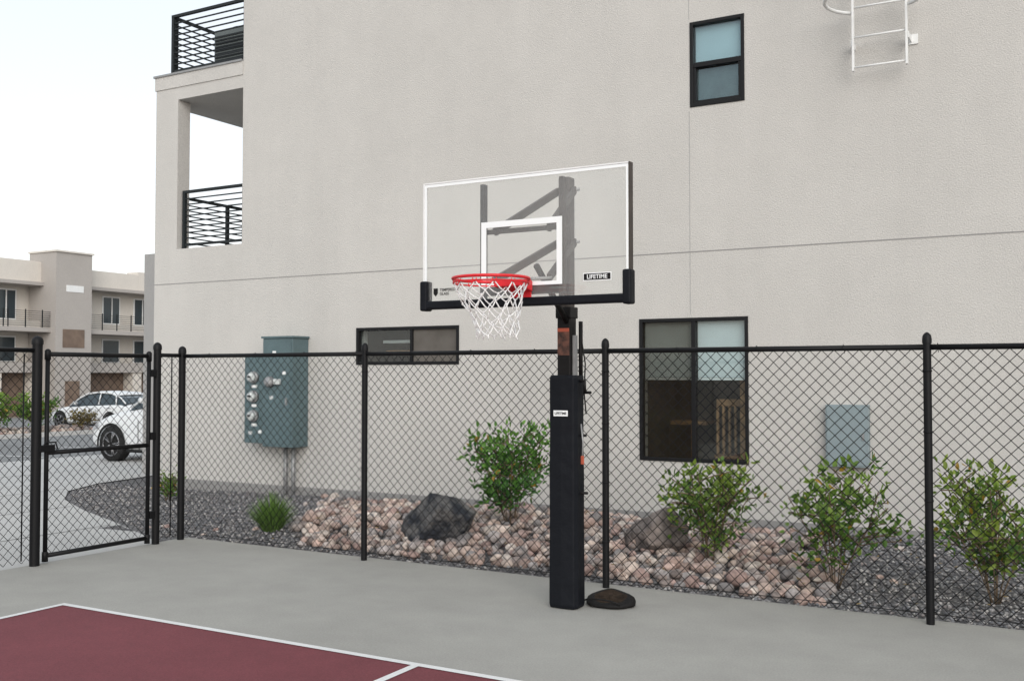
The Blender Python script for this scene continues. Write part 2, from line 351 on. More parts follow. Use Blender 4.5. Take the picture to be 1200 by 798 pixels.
# ------------------------------------------------------------------ vegetation
def bush(name,x,y,h,w,seed,nst=9,nleaf=1500,ll=.05,z0=0,lean=0,cb=(.06,.14,.03),ct=(.20,.30,.06)):
    r=np.random.default_rng(seed); e=empty(name,(x,y,z0))
    twigs=[];clust=[]
    for i in range(nst):
        a=2*math.pi*i/nst+r.uniform(-.4,.4); hr=h*r.uniform(.5,1.0); out=w/2*r.uniform(.35,1.05)*(1.15-.4*hr/h)
        p0=np.array([x+math.cos(a)*.03,y+math.sin(a)*.03,z0-.03]); p1=np.array([x+math.cos(a)*out+lean*hr,y+math.sin(a)*out,z0+hr])
        mid=(p0+p1)/2+np.array([math.cos(a)*out*-.12,math.sin(a)*out*-.12,hr*.08])
        path=[(1-t)**2*p0+2*t*(1-t)*mid+t*t*p1 for t in np.linspace(0,1,7)]
        twigs.append(path); clust.append((path[-1],.06))
        for t in r.uniform(.25,.97,6):
            k=(1-t)**2*p0+2*t*(1-t)*mid+t*t*p1; d=r.normal(size=3); d[2]=abs(d[2])*.8+.1; d/=np.linalg.norm(d); L=w*r.uniform(.18,.42)
            q=k+d*L; q[2]=min(q[2],z0+h)
            rr=math.hypot(q[0]-x-lean*h*.5,q[1]-y)
            if rr>w/2*1.12: q[0]=x+(q[0]-x)*w/2*1.12/rr; q[1]=y+(q[1]-y)*w/2*1.12/rr
            twigs.append([k,(k+q)/2+np.array([0,0,.01]),q]); clust.append((q,.045)); clust.append(((k+q)/2,.042))
    tubes('stems',twigs,.0048,M_bark,e,5)
    n=nleaf; ci=r.integers(0,len(clust),n)
    C=np.array([clust[i][0] for i in ci]); S=np.array([clust[i][1] for i in ci])
    off=r.normal(size=(n,3)); P=C+off*S[:,None]*.8; P[:,2]=np.maximum(P[:,2],z0+.06)
    D=off/np.linalg.norm(off,axis=1)[:,None]+np.array([0,0,.55])+r.normal(0,.35,(n,3)); D/=np.linalg.norm(D,axis=1)[:,None]
    T=np.cross(D,r.normal(size=(n,3))); T/=np.linalg.norm(T,axis=1)[:,None]; Nn=np.cross(D,T)
    Ls=ll*r.uniform(.6,1.25,n)[:,None]; Ws=Ls*.26
    v=np.stack([P,P+D*Ls*.3+T*Ws+Nn*Ws*.35,P+D*Ls*.7+T*Ws*.8+Nn*Ws*.3,P+D*Ls-Nn*Ls*.12,P+D*Ls*.7-T*Ws*.8+Nn*Ws*.3,P+D*Ls*.3-T*Ws+Nn*Ws*.35],1).reshape(-1,3)
    b=np.arange(n)[:,None]*6
    F=np.vstack([np.hstack([b,b+1,b+2,b+3]),np.hstack([b,b+3,b+4,b+5])])
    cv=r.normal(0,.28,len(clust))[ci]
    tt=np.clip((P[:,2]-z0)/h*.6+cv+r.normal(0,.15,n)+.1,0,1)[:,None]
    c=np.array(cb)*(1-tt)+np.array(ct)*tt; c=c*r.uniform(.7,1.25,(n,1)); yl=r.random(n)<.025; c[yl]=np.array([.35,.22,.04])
    npmesh('leaves',v,F,M_leaf,e,False,np.repeat(c,6,0))
    return e
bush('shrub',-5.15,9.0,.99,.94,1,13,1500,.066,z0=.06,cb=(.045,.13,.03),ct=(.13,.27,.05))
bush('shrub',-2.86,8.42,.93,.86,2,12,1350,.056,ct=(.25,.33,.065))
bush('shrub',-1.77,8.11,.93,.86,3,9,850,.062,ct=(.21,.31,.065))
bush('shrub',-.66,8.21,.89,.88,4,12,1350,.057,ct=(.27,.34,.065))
bush('shrub',-10.9,9.75,.34,.4,5,8,400,.045,z0=gz(-10.9))
bush('shrub',-31.3,22.2,1.2,1.5,6,10,1000,.12,z0=gz(-31)+.1)
bush('shrub',-31.2,20.6,1.3,1.6,8,10,1000,.12,z0=gz(-31)+.1)
bush('shrub',-30.8,23.7,.6,1.1,9,8,500,.10,z0=gz(-31)+.1,cb=(.12,.09,.04),ct=(.2,.16,.07))
def tuft(name,x,y,h,w,seed,n=520,z0=0):
    r=np.random.default_rng(seed); V=[];F=[];C=[]
    for i in range(n):
        a=r.uniform(0,6.28); o=w/2*math.sqrt(r.random()); hh=h*r.uniform(.5,1)*(1-.35*(o/(w/2))**2); b=np.array([x+math.cos(a)*o*.25,y+math.sin(a)*o*.25,z0-.02])
        m=b+np.array([math.cos(a)*o*.35,math.sin(a)*o*.35,hh*.6]); t=b+np.array([math.cos(a)*o*.9,math.sin(a)*o*.9,hh]); s=np.array([-math.sin(a+r.uniform(-1,1)),math.cos(a+r.uniform(-1,1)),0])*.004
        k=len(V); V+=[b-s,b+s,m+s,m-s,t+s*.3,t-s*.3]; F+=[(k,k+1,k+2,k+3),(k+3,k+2,k+4,k+5)]
        c=np.array([.12,.20,.055])*r.uniform(.6,1.6); C+=[c]*6
    npmesh(name,np.array(V),np.array(F),M_leaf,None,False,np.array(C))
tuft('grass_clump',-7.4,7.98,.47,.48,3,800)
r=np.random.default_rng(12); V=[];F=[];C=[]
for _ in range(260):
    x=r.uniform(-8,1);y=r.uniform(7.4,10.8); a=r.uniform(0,6.28); l=r.uniform(.015,.035); d=np.array([math.cos(a),math.sin(a),r.uniform(-.3,.3)])*l; t=np.array([-math.sin(a),math.cos(a),.2])*l*.4
    p=np.array([x,y,mound(x,y)+.02+(.07 if inrock(x,y) else 0)]); k=len(V); V+=[p-d,p+t,p+d,p-t]; F.append((k,k+1,k+2,k+3)); C+=[np.array([.32,.22,.10])*r.uniform(.5,1.3)]*4
npmesh('fallen_leaves',np.array(V),np.array(F),M_leaf,None,False,np.array(C))

pts=[];sz=[];cl=[]
for _ in range(420):
    pts.append((rng.uniform(-33,-29.9),rng.uniform(10.2,24.4),gz(-31)+.13)); sz.append(rng.uniform(.08,.18)); cl.append(pal[rng.integers(len(pal))]*.8)
scatter('island_rock_bed',pts,sz,cl,1,M_stone,smooth=True)

# ------------------------------------------------------------------ main building
B=empty('apartment_building',(-2,17,0))
def wallholes(name,x0,x1,z0,z1,holes,Y,depth,mt,parent,skip=()):
    xs=sorted({x0,x1,*[h[0] for h in holes],*[h[1] for h in holes]}); zs=sorted({z0,z1,*[h[2] for h in holes],*[h[3] for h in holes]})
    V=[];Fc=[]
    def q(a,b,c,d): k=len(V); V.extend([a,b,c,d]); Fc.append((k,k+1,k+2,k+3))
    for i in range(len(xs)-1):
        for j in range(len(zs)-1):
            cx=(xs[i]+xs[i+1])/2; cz=(zs[j]+zs[j+1])/2
            if any(h[0]<cx<h[1] and h[2]<cz<h[3] for h in holes): continue
            for yy,fl in ((Y,0),(Y+depth,1)):
                a,b,c,d=(xs[i],yy,zs[j]),(xs[i+1],yy,zs[j]),(xs[i+1],yy,zs[j+1]),(xs[i],yy,zs[j+1])
                q(*( (a,b,c,d) if not fl else (d,c,b,a)))
    for h in list(holes):
        a,b,c,d=h
        q((a,Y,c),(a,Y,d),(a,Y+depth,d),(a,Y+depth,c)); q((b,Y,d),(b,Y,c),(b,Y+depth,c),(b,Y+depth,d))
        q((a,Y,d),(b,Y,d),(b,Y+depth,d),(a,Y+depth,d)); q((b,Y,c),(a,Y,c),(a,Y+depth,c),(b,Y+depth,c))
    return mobj(name,V,Fc,mt,parent)
UW=(-3.95,-3.32,4.64,5.61); LW=(-4.58,-3.30,.64,2.26); SW=(-8.70,-7.05,1.75,2.25)
ZT=9.6
wallholes('wall_front',-10.82,9,-.6,ZT,[UW,LW,SW],11,.24,M_stucco,B)
wallholes('wall_front_corner',-12.65,-10.82,-.6,6.02,[(-12.17,-10.8205,3.53,5.83)],11,.24,M_stucco,B)
box('slab_fascia',-12.67,-10.82,10.985,13.6,6.02,6.22,M_stucco,B)
box('slab_cap',-12.69,-10.83,10.965,13.6,6.22,6.25,M_grey,B)
box('balcony_ceiling',-12.64,-10.83,11.245,13.6,5.835,6.015,M_stucco,B)
box('balcony_floor',-12.64,-10.83,11.245,13.6,3.2,3.525,M_conc,B)
box('wall_side_low',-12.645,-12.4,11.245,13.59,-.6,3.19,M_stucco,B)
box('wall_balcony_inner',-10.83,-10.6,11.245,13.6,3.2,ZT,M_stucco,B)
box('wall_body',-12.65,9,13.6,26,-.6,ZT,M_stucco,B)
box('interior_core',-10.55,8.95,12.6,13.55,-.5,ZT-.1,M_stucco_d,B)
box('roof',-10.6,9,11.245,13.59,ZT-.15,ZT-.02,M_stucco_d,B)
box('wall_end',8.8,8.99,11.245,13.59,-.6,ZT-.16,M_stucco,B)
box('side_annex',-14.75,-12.66,12.6,13.7,-.6,3.76,M_stucco_d,B)
box('joint_h',-12.655,9,10.997,11.002,2.996,3.008,M_seam,B)
box('joint_v1',-3.965,-3.957,10.998,11.002,3.011,4.6,M_seamv,B)
box('joint_v2',-3.965,-3.957,10.998,11.002,2.3,2.994,M_seamv,B)
box('joint_v3',-3.965,-3.957,10.998,11.002,5.65,ZT,M_seamv,B)
box('base_screed',-12.6,9,10.985,11.0,-.3,.055,M_seam,B)
def blind(tag,x0,x1,z0,z1,mt,slat=True):
    V=[];Fc=[]
    if not slat:
        box(f'{tag}_reflection_panel',x0,x1,11.09,11.1,z0,z1,mt,B); return  # flat panel behind the glass; its colour stands in for reflected sky
    z=z0+.01
    while z<z1:
        k=len(V); V+=[(x0,11.075,z),(x1,11.075,z),(x1,11.083,z+.027),(x0,11.083,z+.027)]; Fc.append((k,k+1,k+2,k+3)); z+=.0245
    mobj(f'{tag}_blind',V,Fc,mt,B)
def window(tag,w,kind):
    x0,x1,z0,z1=w; f=.04; y0=10.988;y1=11.07; G=M_glass_up if kind=='hung' else M_glass
    for nm,a in {'l':(x0,x0+f,z0,z1),'r':(x1-f,x1,z0,z1),'t':(x0+f,x1-f,z1-f,z1),'b':(x0+f,x1-f,z0,z0+f)}.items():
        box(f'{tag}_frame_{nm}',a[0],a[1],y0,y1,a[2],a[3],M_frame,B,.004)
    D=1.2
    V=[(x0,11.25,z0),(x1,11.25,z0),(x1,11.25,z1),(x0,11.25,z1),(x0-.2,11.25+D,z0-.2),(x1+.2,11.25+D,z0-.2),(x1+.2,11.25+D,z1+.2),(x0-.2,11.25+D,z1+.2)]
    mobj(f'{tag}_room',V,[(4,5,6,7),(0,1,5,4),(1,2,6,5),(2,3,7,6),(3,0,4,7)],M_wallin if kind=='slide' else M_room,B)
    def pane(n,a,b,c,d,y): box(f'{tag}_glass_{n}',a,b,y,y+.006,c,d,G,B)
    if kind=='hung':
        zm=z0+(z1-z0)*.49
        box(f'{tag}_rail',x0+f,x1-f,10.992,11.06,zm-.028,zm+.028,M_frame,B,.004)
        pane(1,x0+f,x1-f,zm+.028,z1-f,11.03); pane(2,x0+f+.03,x1-f-.03,z0+f+.03,zm-.028,11.045)
        for nm,a in {'l':(x0+f,x0+f+.03,z0+f,zm-.028),'r':(x1-f-.03,x1-f,z0+f,zm-.028),'b':(x0+f+.03,x1-f-.03,z0+f,z0+f+.03)}.items(): box(f'{tag}_sash_{nm}',a[0],a[1],11.0,11.06,a[2],a[3],M_frame,B)
        blind(tag+'_a',x0+f,x1-f,zm+.03,z1-f,M_skyrefl,False); blind(tag+'_b',x0+f,x1-f,z0+f,zm-.03,M_skyrefl_low,False)  # both sashes backed by panels with the sky reflection painted on
    elif kind=='slide':
        xm=x0+(x1-x0)*.51
        box(f'{tag}_mull',xm-.025,xm+.025,10.992,11.06,z0+f,z1-f,M_frame,B,.004)
        pane(1,x0+f,xm-.025,z0+f,z1-f,11.045); pane(2,xm+.025,x1-f,z0+f,z1-f,11.03)
        zb=z1-(z1-z0)*.42
        blind(tag+'_r',xm+.025,x1-f,zb,z1-f,M_blind); blind(tag+'_l',x0+f,xm-.025,zb,z1-f,M_blind)
        for a,b in ((x0+f,xm-.025),(xm+.025,x1-f)): box(f'{tag}_blind_rail',a,b,11.072,11.092,zb-.02,zb+.005,M_white,B)
        box(f'{tag}_screen',x0+f,xm-.025,11.02,11.022,z0+f,z1-f,M_scr,B)
        ch=xm+.12
        box(f'{tag}_chair_top',ch,ch+.32,11.42,11.46,z0+.62,z0+.70,M_furn,B,.01)
        for i in range(5): box(f'{tag}_chair_spindle{i}',ch+.0+i*.07,ch+.025+i*.07,11.425,11.455,z0+.05,z0+.62,M_furn,B)
        box(f'{tag}_chair_seat',ch-.02,ch+.36,11.4,11.8,z0+.02,z0+.06,M_furn,B,.01)
        box(f'{tag}_table',x0+.1,x0+.55,11.7,12.1,z0+.38,z0+.43,M_furn,B,.01); box(f'{tag}_table_leg',x0+.3,x0+.36,11.87,11.93,z0-.18,z0+.38,M_furn,B,.01)
        box(f'{tag}_curtain',x1-.16,x1-f,11.2,11.24,z0+f,zb,M_furn,B)
    else:
        xm=x0+(x1-x0)*.55
        box(f'{tag}_mull',xm-.02,xm+.02,10.992,11.06,z0+f,z1-f,M_frame,B,.004)
        pane(1,x0+f,xm-.02,z0+f,z1-f,11.045); pane(2,xm+.02,x1-f,z0+f,z1-f,11.03)
        box(f'{tag}_screen',xm+.02,x1-f,11.022,11.024,z0+f,z1-f,M_scr2,B)
        box(f'{tag}_shelf',x0+.2,xm,11.4,11.6,z0+.15,z0+.2,M_furn,B); box(f'{tag}_shelf_top',x0+.15,xm-.3,11.4,11.6,z0+.3,z0+.34,M_white,B)
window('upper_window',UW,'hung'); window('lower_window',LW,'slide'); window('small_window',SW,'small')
def railing(tag,p,q,z0,z1,bars,par):
    p=Vector(p);q=Vector(q); d=(q-p).normalized(); L=(q-p).length; n=Vector((-d.y,d.x))
    def bar(nm,s0,s1,a,b,t):
        P=[]; 
        for s in (s0,s1):
            for k in (-t,t):
                for z in (a,b): v=p+d*s+n*k; P.append((v.x,v.y,z))
        mobj(nm,P,BF,M_rail,par)
    bar(tag+'_top',0,L,z1-.04,z1,.025); bar(tag+'_bot',.04,L-.04,z0+.05,z0+.085,.015)
    for i in range(max(1,round(L/1.3))+1):
        s=(L-.05)*i/max(1,round(L/1.3)); bar(f'{tag}_post{i}',s,s+.05,z0,z1-.04,.024)
    for i in range(bars):
        z=z0+.085+(z1-.04-z0-.085)*(i+1)/(bars+1); bar(f'{tag}_bar{i}',.05,L-.05,z-.009,z+.009,.009)
railing('balcony_rail_front',(-12.13,11.09),(-10.84,11.09),3.53,4.43,8,B)
railing('balcony_rail_side',(-12.52,11.28),(-12.52,13.5),3.53,4.43,8,B)
railing('deck_rail_front',(-12.42,11.1),(-10.85,11.1),6.25,7.2,8,B)
railing('deck_rail_side',(-12.42,11.15),(-12.42,13.5),6.25,7.2,8,B)
box('balcony_corner_post',-12.645,-12.42,13.3,13.59,3.53,5.83,M_stucco,B)
ac=empty('air_conditioner',(-11.8,12,6.25))
box('cabinet',-12.2,-11.4,11.75,12.5,6.3,7.12,M_ac,ac,.02); 
for i in range(12): box(f'louver_{i}',-12.16,-11.44,11.735,11.748,6.38+i*.055,6.405+i*.055,M_rail,ac)
lathe('fan_guard',[(.3,0),(.3,.03),(.05,.05)],(-11.8,12.12,7.12),M_rail,ac)
box('feet',-12.1,-11.5,11.8,12.4,6.25,6.3,M_rail,ac)
Ld=empty('roof_access_ladder',(-1.86,10.8,4.75))
for x in (-2.12,-1.60): box('rail',x-.010,x+.010,10.775,10.825,4.73,ZT+.6,M_white,Ld,.003)
tubes('rungs',[((-2.12,10.8,z),(-1.6,10.8,z)) for z in np.arange(4.77,ZT+.5,.31)],.011,M_white,Ld)
for x in (-2.12,-1.6):
    for z in (5.03,7.4,9.2):
        s=-1 if x<-1.9 else 1
        box('bracket',x+s*.012,x+s*.022,10.79,10.998,z-.03,z+.03,M_white,Ld); box('foot',x+s*.012-.02,x+s*.06+.02,10.985,10.9985,z-.05,z+.05,M_white,Ld)
hp=lambda z:[(-1.86+.46*math.cos(a),10.46+.44*math.sin(a),z) for a in np.linspace(R_(128),R_(412),26)]
tubes('cage_hoops',[hp(z) for z in (5.34,6.3,7.2,8.1,9.0)],.018,M_white,Ld)
tubes('cage_straps',[((-1.86+.46*math.cos(a),10.46+.44*math.sin(a),5.34),(-1.86+.46*math.cos(a),10.46+.44*math.sin(a),9.0)) for a in (R_(180),R_(225),R_(270),R_(315),R_(0))],.010,M_white,Ld)

E=empty('electrical_meter_cabinet',(-10,10.8,.6))
box('cabinet_main',-10.09,-9.54,10.68,10.998,.62,2.12,M_meter,E,.008)
box('cabinet_meters',-10.47,-10.095,10.72,10.998,.66,1.87,M_meter,E,.008)
box('hood',-10.11,-9.52,10.66,10.998,2.121,2.15,M_meter,E,.004)
box('door_seam',-10.06,-9.57,10.672,10.679,.70,1.36,M_meter,E,.003); box('door_upper',-10.06,-9.57,10.672,10.679,1.40,2.06,M_meter,E,.003)
box('latch',-9.66,-9.63,10.655,10.671,1.2,1.3,M_grey,E)
for i,(x,z) in enumerate([(-10.28,1.58),(-10.28,1.31),(-10.28,1.04)]):
    lathe(f'meter_ring_{i}',[(.085,0),(.085,-.035),(.075,-.045)],(x,10.72,z),M_grey,E,24,'Y'); lathe(f'meter_glass_{i}',[(.065,-.045),(.065,-.085),(.05,-.105),(.0,-.11)],(x,10.72,z),M_mglass,E,24,'Y')
    box(f'meter_face_{i}',x-.03,x+.03,10.606,10.6085,z-.005,z+.02,M_frame,E)
    box(f'meter_label_{i}',x-.05,x+.05,10.713,10.7195,z-.145,z-.105,M_white,E)
lathe('main_meter',[(.075,0),(.075,-.045),(.06,-.08),(0,-.09)],(-9.93,10.672,1.52),M_grey,E,24,'Y')
box('main_handle',-9.85,-9.74,10.62,10.671,1.48,1.56,M_mglass,E,.01)
for i,(x,z) in enumerate([(-9.95,1.28),(-9.72,1.62),(-10.38,.78),(-10.2,.8),(-9.9,1.9)]): box(f'sticker_{i}',x,x+.06,10.666 if x>-10.1 else 10.712,10.6715 if x>-10.1 else 10.7195,z,z+.045,M_white,E)
tubes('conduit',[((-9.72,10.9,.64),(-9.72,10.9,-.15)),((-9.86,10.9,.64),(-9.86,10.9,-.15))],.03,M_grey,E)
Pn=empty('utility_wall_panel',(-2.24,10.95,.67))
box('box',-2.46,-2.03,10.9,10.998,.67,1.31,M_meter2,Pn,.006); box('door',-2.445,-2.045,10.893,10.899,.69,1.29,M_meter2,Pn,.003)
box('latch',-2.09,-2.07,10.88,10.892,.95,1.02,M_grey,Pn)

# ------------------------------------------------------------------ fences
def chain(name,p,q,z0,z1,par,pitch=.084,r=.0026):
    p=Vector(p);q=Vector(q);d=(q-p);L=d.length;d.normalize();n=Vector((-d.y,d.x)); H=z1-z0
    V=[];F4=[]; hp_=pitch/2
    for sgn in (1,-1):
        s=-H if sgn==1 else 0
        end=L if sgn==1 else L+H
        s=math.ceil(s/pitch)*pitch; li=0
        while s<end:
            if sgn==1: t0=max(0,-s); t1=min(H,L-s)
            else: t0=max(0,s-L); t1=min(H,s)
            if t1-t0>.01:
                ts=[t0]+[k*hp_ for k in range(int(t0/hp_)+1,int(t1/hp_)+1) if t0+.004<k*hp_<t1-.004]+[t1]
                dd=Vector((sgn,1)).normalized(); pp=Vector((-dd.y,dd.x)); base=len(V)
                for t in ts:
                    e=(s+sgn*t,z0+t); par_=round(t/hp_)%2
                    o=.0026*sgn*(1 if par_ else -1)
                    for cs,sn in ((1,0),(0,1),(-1,0),(0,-1)):
                        a=e[0]+pp.x*r*cs; z=e[1]+pp.y*r*cs; w=o+r*sn
                        v=p+d*a+n*w; V.append((v.x,v.y,z))
                for i in range(len(ts)-1):
                    k=base+i*4
                    for m in range(4): F4.append((k+m,k+(m+1)%4,k+4+(m+1)%4,k+4+m))
            s+=pitch; li+=1
    npmesh(name,np.array(V),np.array(F4),M_wire,par)
def post(name,x,y,h,r,par,cap=True,z0=-.1):
    pr=[(r,z0),(r,h-.03)]
    pr+= [(r*1.15,h-.03),(r*1.15,h+.0),(r*1.0,h+.022),(r*.55,h+.038),(.002,h+.044)] if cap else [(r,h)]
    o=lathe(name,pr,(x,y,0),M_black,par,16); m=o.modifiers.new('e','EDGE_SPLIT'); m.split_angle=R_(40); return o
FN=empty('chain_link_fence',(-3.3,7.2,0))
FX=[-7.87,-5.60,-3.28,-.965,1.35,3.67,6.0]
for i,x in enumerate(FX): post(f'post_{i}',x,7.2,1.86,.034 if i in(0,) else .0265,FN)
tubes('top_rail',[((a,7.2,1.805),(b,7.2,1.805)) for a,b in zip(FX[:-1],FX[1:])],.019,M_black,FN,10)
tubes('bottom_wire',[((-7.87,7.235,.06),(6.0,7.235,.06))],.003,M_black,FN,5)
chain('mesh',(-7.87,7.236),(6.0,7.236),.03,1.80,FN)
tubes('ties',[[( x,7.2-.026,1.805),(x,7.2,1.83),(x,7.24,1.805),(x,7.238,1.77)] for x in np.arange(-7.5,6,.6)],.0025,M_wire,FN,4)
for x in FX:
    for z in (.35,.8,1.25,1.65):
        lathe('band',[(.0305 if x>-7 else .037,-.006),(.0305 if x>-7 else .037,.006)],(x,7.2,z),M_black,FN,14)
FS=empty('chain_link_fence',(-7.87,4,0))
post('post_a',-7.87,6.89,1.89,.036,FS); post('post_b',-7.87,5.60,1.91,.042,FS)
tubes('top_rail_a',[((-7.87,6.89,1.81),(-7.87,7.2,1.81))],.019,M_black,FS,10); chain('mesh_a',(-7.905,6.89),(-7.905,7.2),.03,1.80,FS)
for i,y in enumerate((3.3,1.0,-1.3)): post(f'post_s{i}',-7.87,y,1.88,.0265,FS)
tubes('top_rail_b',[((-7.87,5.6,1.83),(-7.87,-1.3,1.83))],.019,M_black,FS,10); chain('mesh_b',(-7.905,-1.3),(-7.905,5.6),.03,1.83,FS)
tubes('tension_bar',[((-7.905,5.5,.05),(-7.905,5.5,1.8)),((-7.905,7.1,.05),(-7.905,7.1,1.8))],.006,M_black,FS,6)
GT=empty('chain_link_gate',(-7.87,6.25,0))
ya,yb=5.70,6.79
tubes('frame',[((-7.87,ya,.05),(-7.87,ya,1.80)),((-7.87,yb,.05),(-7.87,yb,1.80)),((-7.87,ya,1.80),(-7.87,yb,1.80)),((-7.87,ya,.07),(-7.87,yb,.07)),((-7.87,ya,.95),(-7.87,yb,.95))],.020,M_black,GT,10)
chain('mesh',(-7.895,ya),(-7.895,yb),.08,1.80,GT)
for z in (.25,1.0,1.6): box('hinge',-7.9,-7.84,6.80,6.86,z,z+.07,M_black,GT,.005)
tubes('latch',[[(-7.83,5.62,.98),(-7.83,5.66,1.04),(-7.83,5.76,1.04),(-7.83,5.78,.98)]],.007,M_black,GT)
box('latch_plate',-7.85,-7.82,5.6,5.75,.96,1.02,M_black,GT,.004)
for y in (ya,yb):
    for z in (.07,1.8): lathe('corner_fitting',[(.026,-.05),(.026,.03),(.01,.045)],(-7.87,y,z),M_black,GT,12)

# ------------------------------------------------------------------ basketball hoop
H=empty('basketball_hoop',(-3.25,6.48,0))
px,py=-3.25,6.48
box('pole_lower',px-.051,px+.051,py-.051,py+.051,-.05,2.05,M_pole,H,.008)
box('pole_upper',px-.044,px+.044,py-.044,py+.044,2.05,3.02,M_arm,H,.008)
V=[];Fc=[]
sec=[(-.105,.055),(-.108,-.05),(-.09,-.085),(.0,-.094),(.09,-.085),(.108,-.05),(.105,.055)]
inn=[(.056,.055),(-.056,.055)]
zs=[.004,.03,.3,.6,.9,1.2,1.5,1.6,1.62]
for z in zs:
    k=1.0+.05*(1-z/1.62)-(.06 if z>1.61 or z<.03 else 0)+.012*math.sin(z*9)
    for a,b in sec+inn: V.append((px+a*k,py+b*k,z))
n=len(sec+inn)
for i in range(len(zs)-1):
    for j in range(n): Fc.append((i*n+j,i*n+(j+1)%n,(i+1)*n+(j+1)%n,(i+1)*n+j))
Fc.append(tuple(range(n))[::-1]); Fc.append(tuple((len(zs)-1)*n+j for j in range(n)))
mobj('pole_pad',V,Fc,M_pad,H,False,.006)
box('label_plate',px-.055,px+.055,py-.099,py-.096,1.335,1.375,M_silk,H)
box('pole_label',px-.046,px+.046,py-.0545,py-.0515,1.76,1.94,mat('label_brown',(.09,.035,.022),.4,var=.8,vscale=25),H)
box('pole_label_red',px-.046,px+.046,py-.0550,py-.0546,1.925,1.95,M_orange,H)
box('collar',px-.06,px+.06,py-.06,py+.06,2.02,2.10,M_pole,H,.006)
bx0,bx1,bz0,bz1,by=-3.935,-2.425,2.085,2.912,5.69
box('backboard',bx0+.012,bx1-.012,by,by+.014,bz0,bz1-.01,M_board,H)
ft=.010
box('frame_left',bx0,bx0+ft,by-.004,by+.035,bz0,bz1,M_white,H,.002); box('frame_right',bx1-ft,bx1,by-.004,by+.045,bz0,bz1,M_arm,H,.002)
box('frame_top',bx0+ft,bx1-ft,by-.004,by+.035,bz1-ft,bz1,M_white,H,.002)
box('frame_bottom',bx0+ft,bx1-ft,by+.02,by+.05,bz0-.01,bz0+.03,M_pole,H,.002)
def stripe(nm,a,b,c,d): box(nm,a,b,by-.003,by-.0005,c,d,M_silk,H)
stripe('border_l',bx0+.012,bx0+.030,bz0,bz1-.012); stripe('border_r',bx1-.026,bx1-.012,bz0,bz1-.012); stripe('border_t',bx0+.030,bx1-.026,bz1-.030,bz1-.012)
sx0,sx1,sz0,sz1,t=-3.475,-2.885,2.19,2.615,.038
stripe('square_l',sx0,sx0+t,sz0,sz1);stripe('square_r',sx1-t,sx1,sz0,sz1);stripe('square_t',sx0+t,sx1-t,sz1-t,sz1);stripe('square_b',sx0+t,sx1-t,sz0,sz0+t*.6)
box('pad_bottom',bx0-.005,bx1+.005,by-.025,by+.045,2.060,2.115,M_pad,H,.012)
box('pad_corner_l',bx0-.012,bx0+.045,by-.028,by+.05,2.05,2.25,M_pad,H,.012)
box('pad_corner_r',bx1-.045,bx1+.012,by-.028,by+.05,2.05,2.26,M_pad,H,.012)
for x in (-3.48,-2.90): box('board_channel',x-.016,x+.016,by+.016,by+.06,2.08,2.87,M_arm if x>-3 else M_pole,H,.003)
def beam(nm,p,q,w,h,mt):
    p=Vector(p);q=Vector(q);d=(q-p).normalized();s=d.cross(Vector((0,0,1))).normalized();u=s.cross(d)
    V=[]
    for e in (p,q):
        for a in (-w,w):
            for b in (-h,h): V.append(e+s*a+u*b)
    mobj(nm,V,BF,mt,H,False,.002)
for sx in (-1,1):
    beam('arm_upper',(-3.22+sx*.20,by+.08,2.56),(px+sx*.065,py,2.93),.013,.026,M_arm)
    beam('arm_lower',(-3.22+sx*.20,by+.08,2.24),(px+sx*.065,py,2.56),.013,.026,M_arm)
box('bracket_cross_u',-3.50,-2.88,by+.062,by+.085,2.545,2.575,M_arm,H,.003)
box('bracket_cross_l',-3.50,-2.88,by+.062,by+.085,2.14,2.20,M_pole,H,.003)
tubes('arm_bolts',[((px-.1,py,2.93),(px+.1,py,2.93)),((px-.1,py,2.56),(px+.1,py,2.56)),((-3.45,by+.08,2.56),(-3.0,by+.08,2.56)),((-3.45,by+.08,2.24),(-3.0,by+.08,2.24))],.011,M_grey,H)
tubes('lift_strut',[((px+.02,py+.02,1.95),(px+.02,by+.3,2.35))],.022,M_pole,H)
tubes('lift_tube',[((px+.085,py+.05,1.55),(px+.085,py+.05,2.0)),],.015,M_pole,H)
tubes('cable',[[(px+.085,py+.05,2.0),(px+.10,py+.04,1.85),(px+.13,py+.03,1.7),(px+.12,py+.03,1.5),(px+.15,py+.0,1.35)]],.005,M_pole,H)
tubes('crank_handle',[[(px+.05,py,1.58),(px+.15,py-.02,1.58),(px+.15,py-.02,1.50)],[(px+.15,py-.02,1.50),(px+.2,py-.03,1.50)]],.011,M_pole,H)
box('height_indicator',px+.055,px+.075,py-.02,py+.02,1.5,1.9,M_grey,H)
tubes('padlock_chain',[[(px+.12,py-.02,1.28),(px+.14,py-.03,1.15),(px+.13,py-.02,1.05)]],.006,M_grey,H); box('tag',px+.12,px+.145,py-.03,py-.02,1.0,1.06,M_orange,H,.004)
tubes('bolt_pins',[((px+.05,py,.8),(px+.16,py,.8)),((px+.05,py,1.2),(px+.15,py,1.2))],.010,M_pole,H)
rc=Vector((-3.175,5.31,2.205)); rr=.2286
ring=lambda r,z:[(rc.x+r*math.cos(a),rc.y+r*math.sin(a),z) for a in np.linspace(0,2*math.pi,49)]
def closed(pl): pl=list(pl); pl[-1]=pl[0]; return pl
tubes('rim_ring',[closed(ring(rr+.003,rc.z))],.0095,M_red,H,10); tubes('rim_ring_lower',[closed(ring(rr,rc.z-.026))],.005,M_red,H,8)
hooks=[]
for i in range(12):
    a=2*math.pi*i/12+.1; pts_=[]
    for th in np.linspace(0,math.pi,7): 
        da=.055*math.cos(th); pts_.append((rc.x+rr*math.cos(a+da),rc.y+rr*math.sin(a+da),rc.z-.012-.022*math.sin(th)))
    hooks.append(pts_)
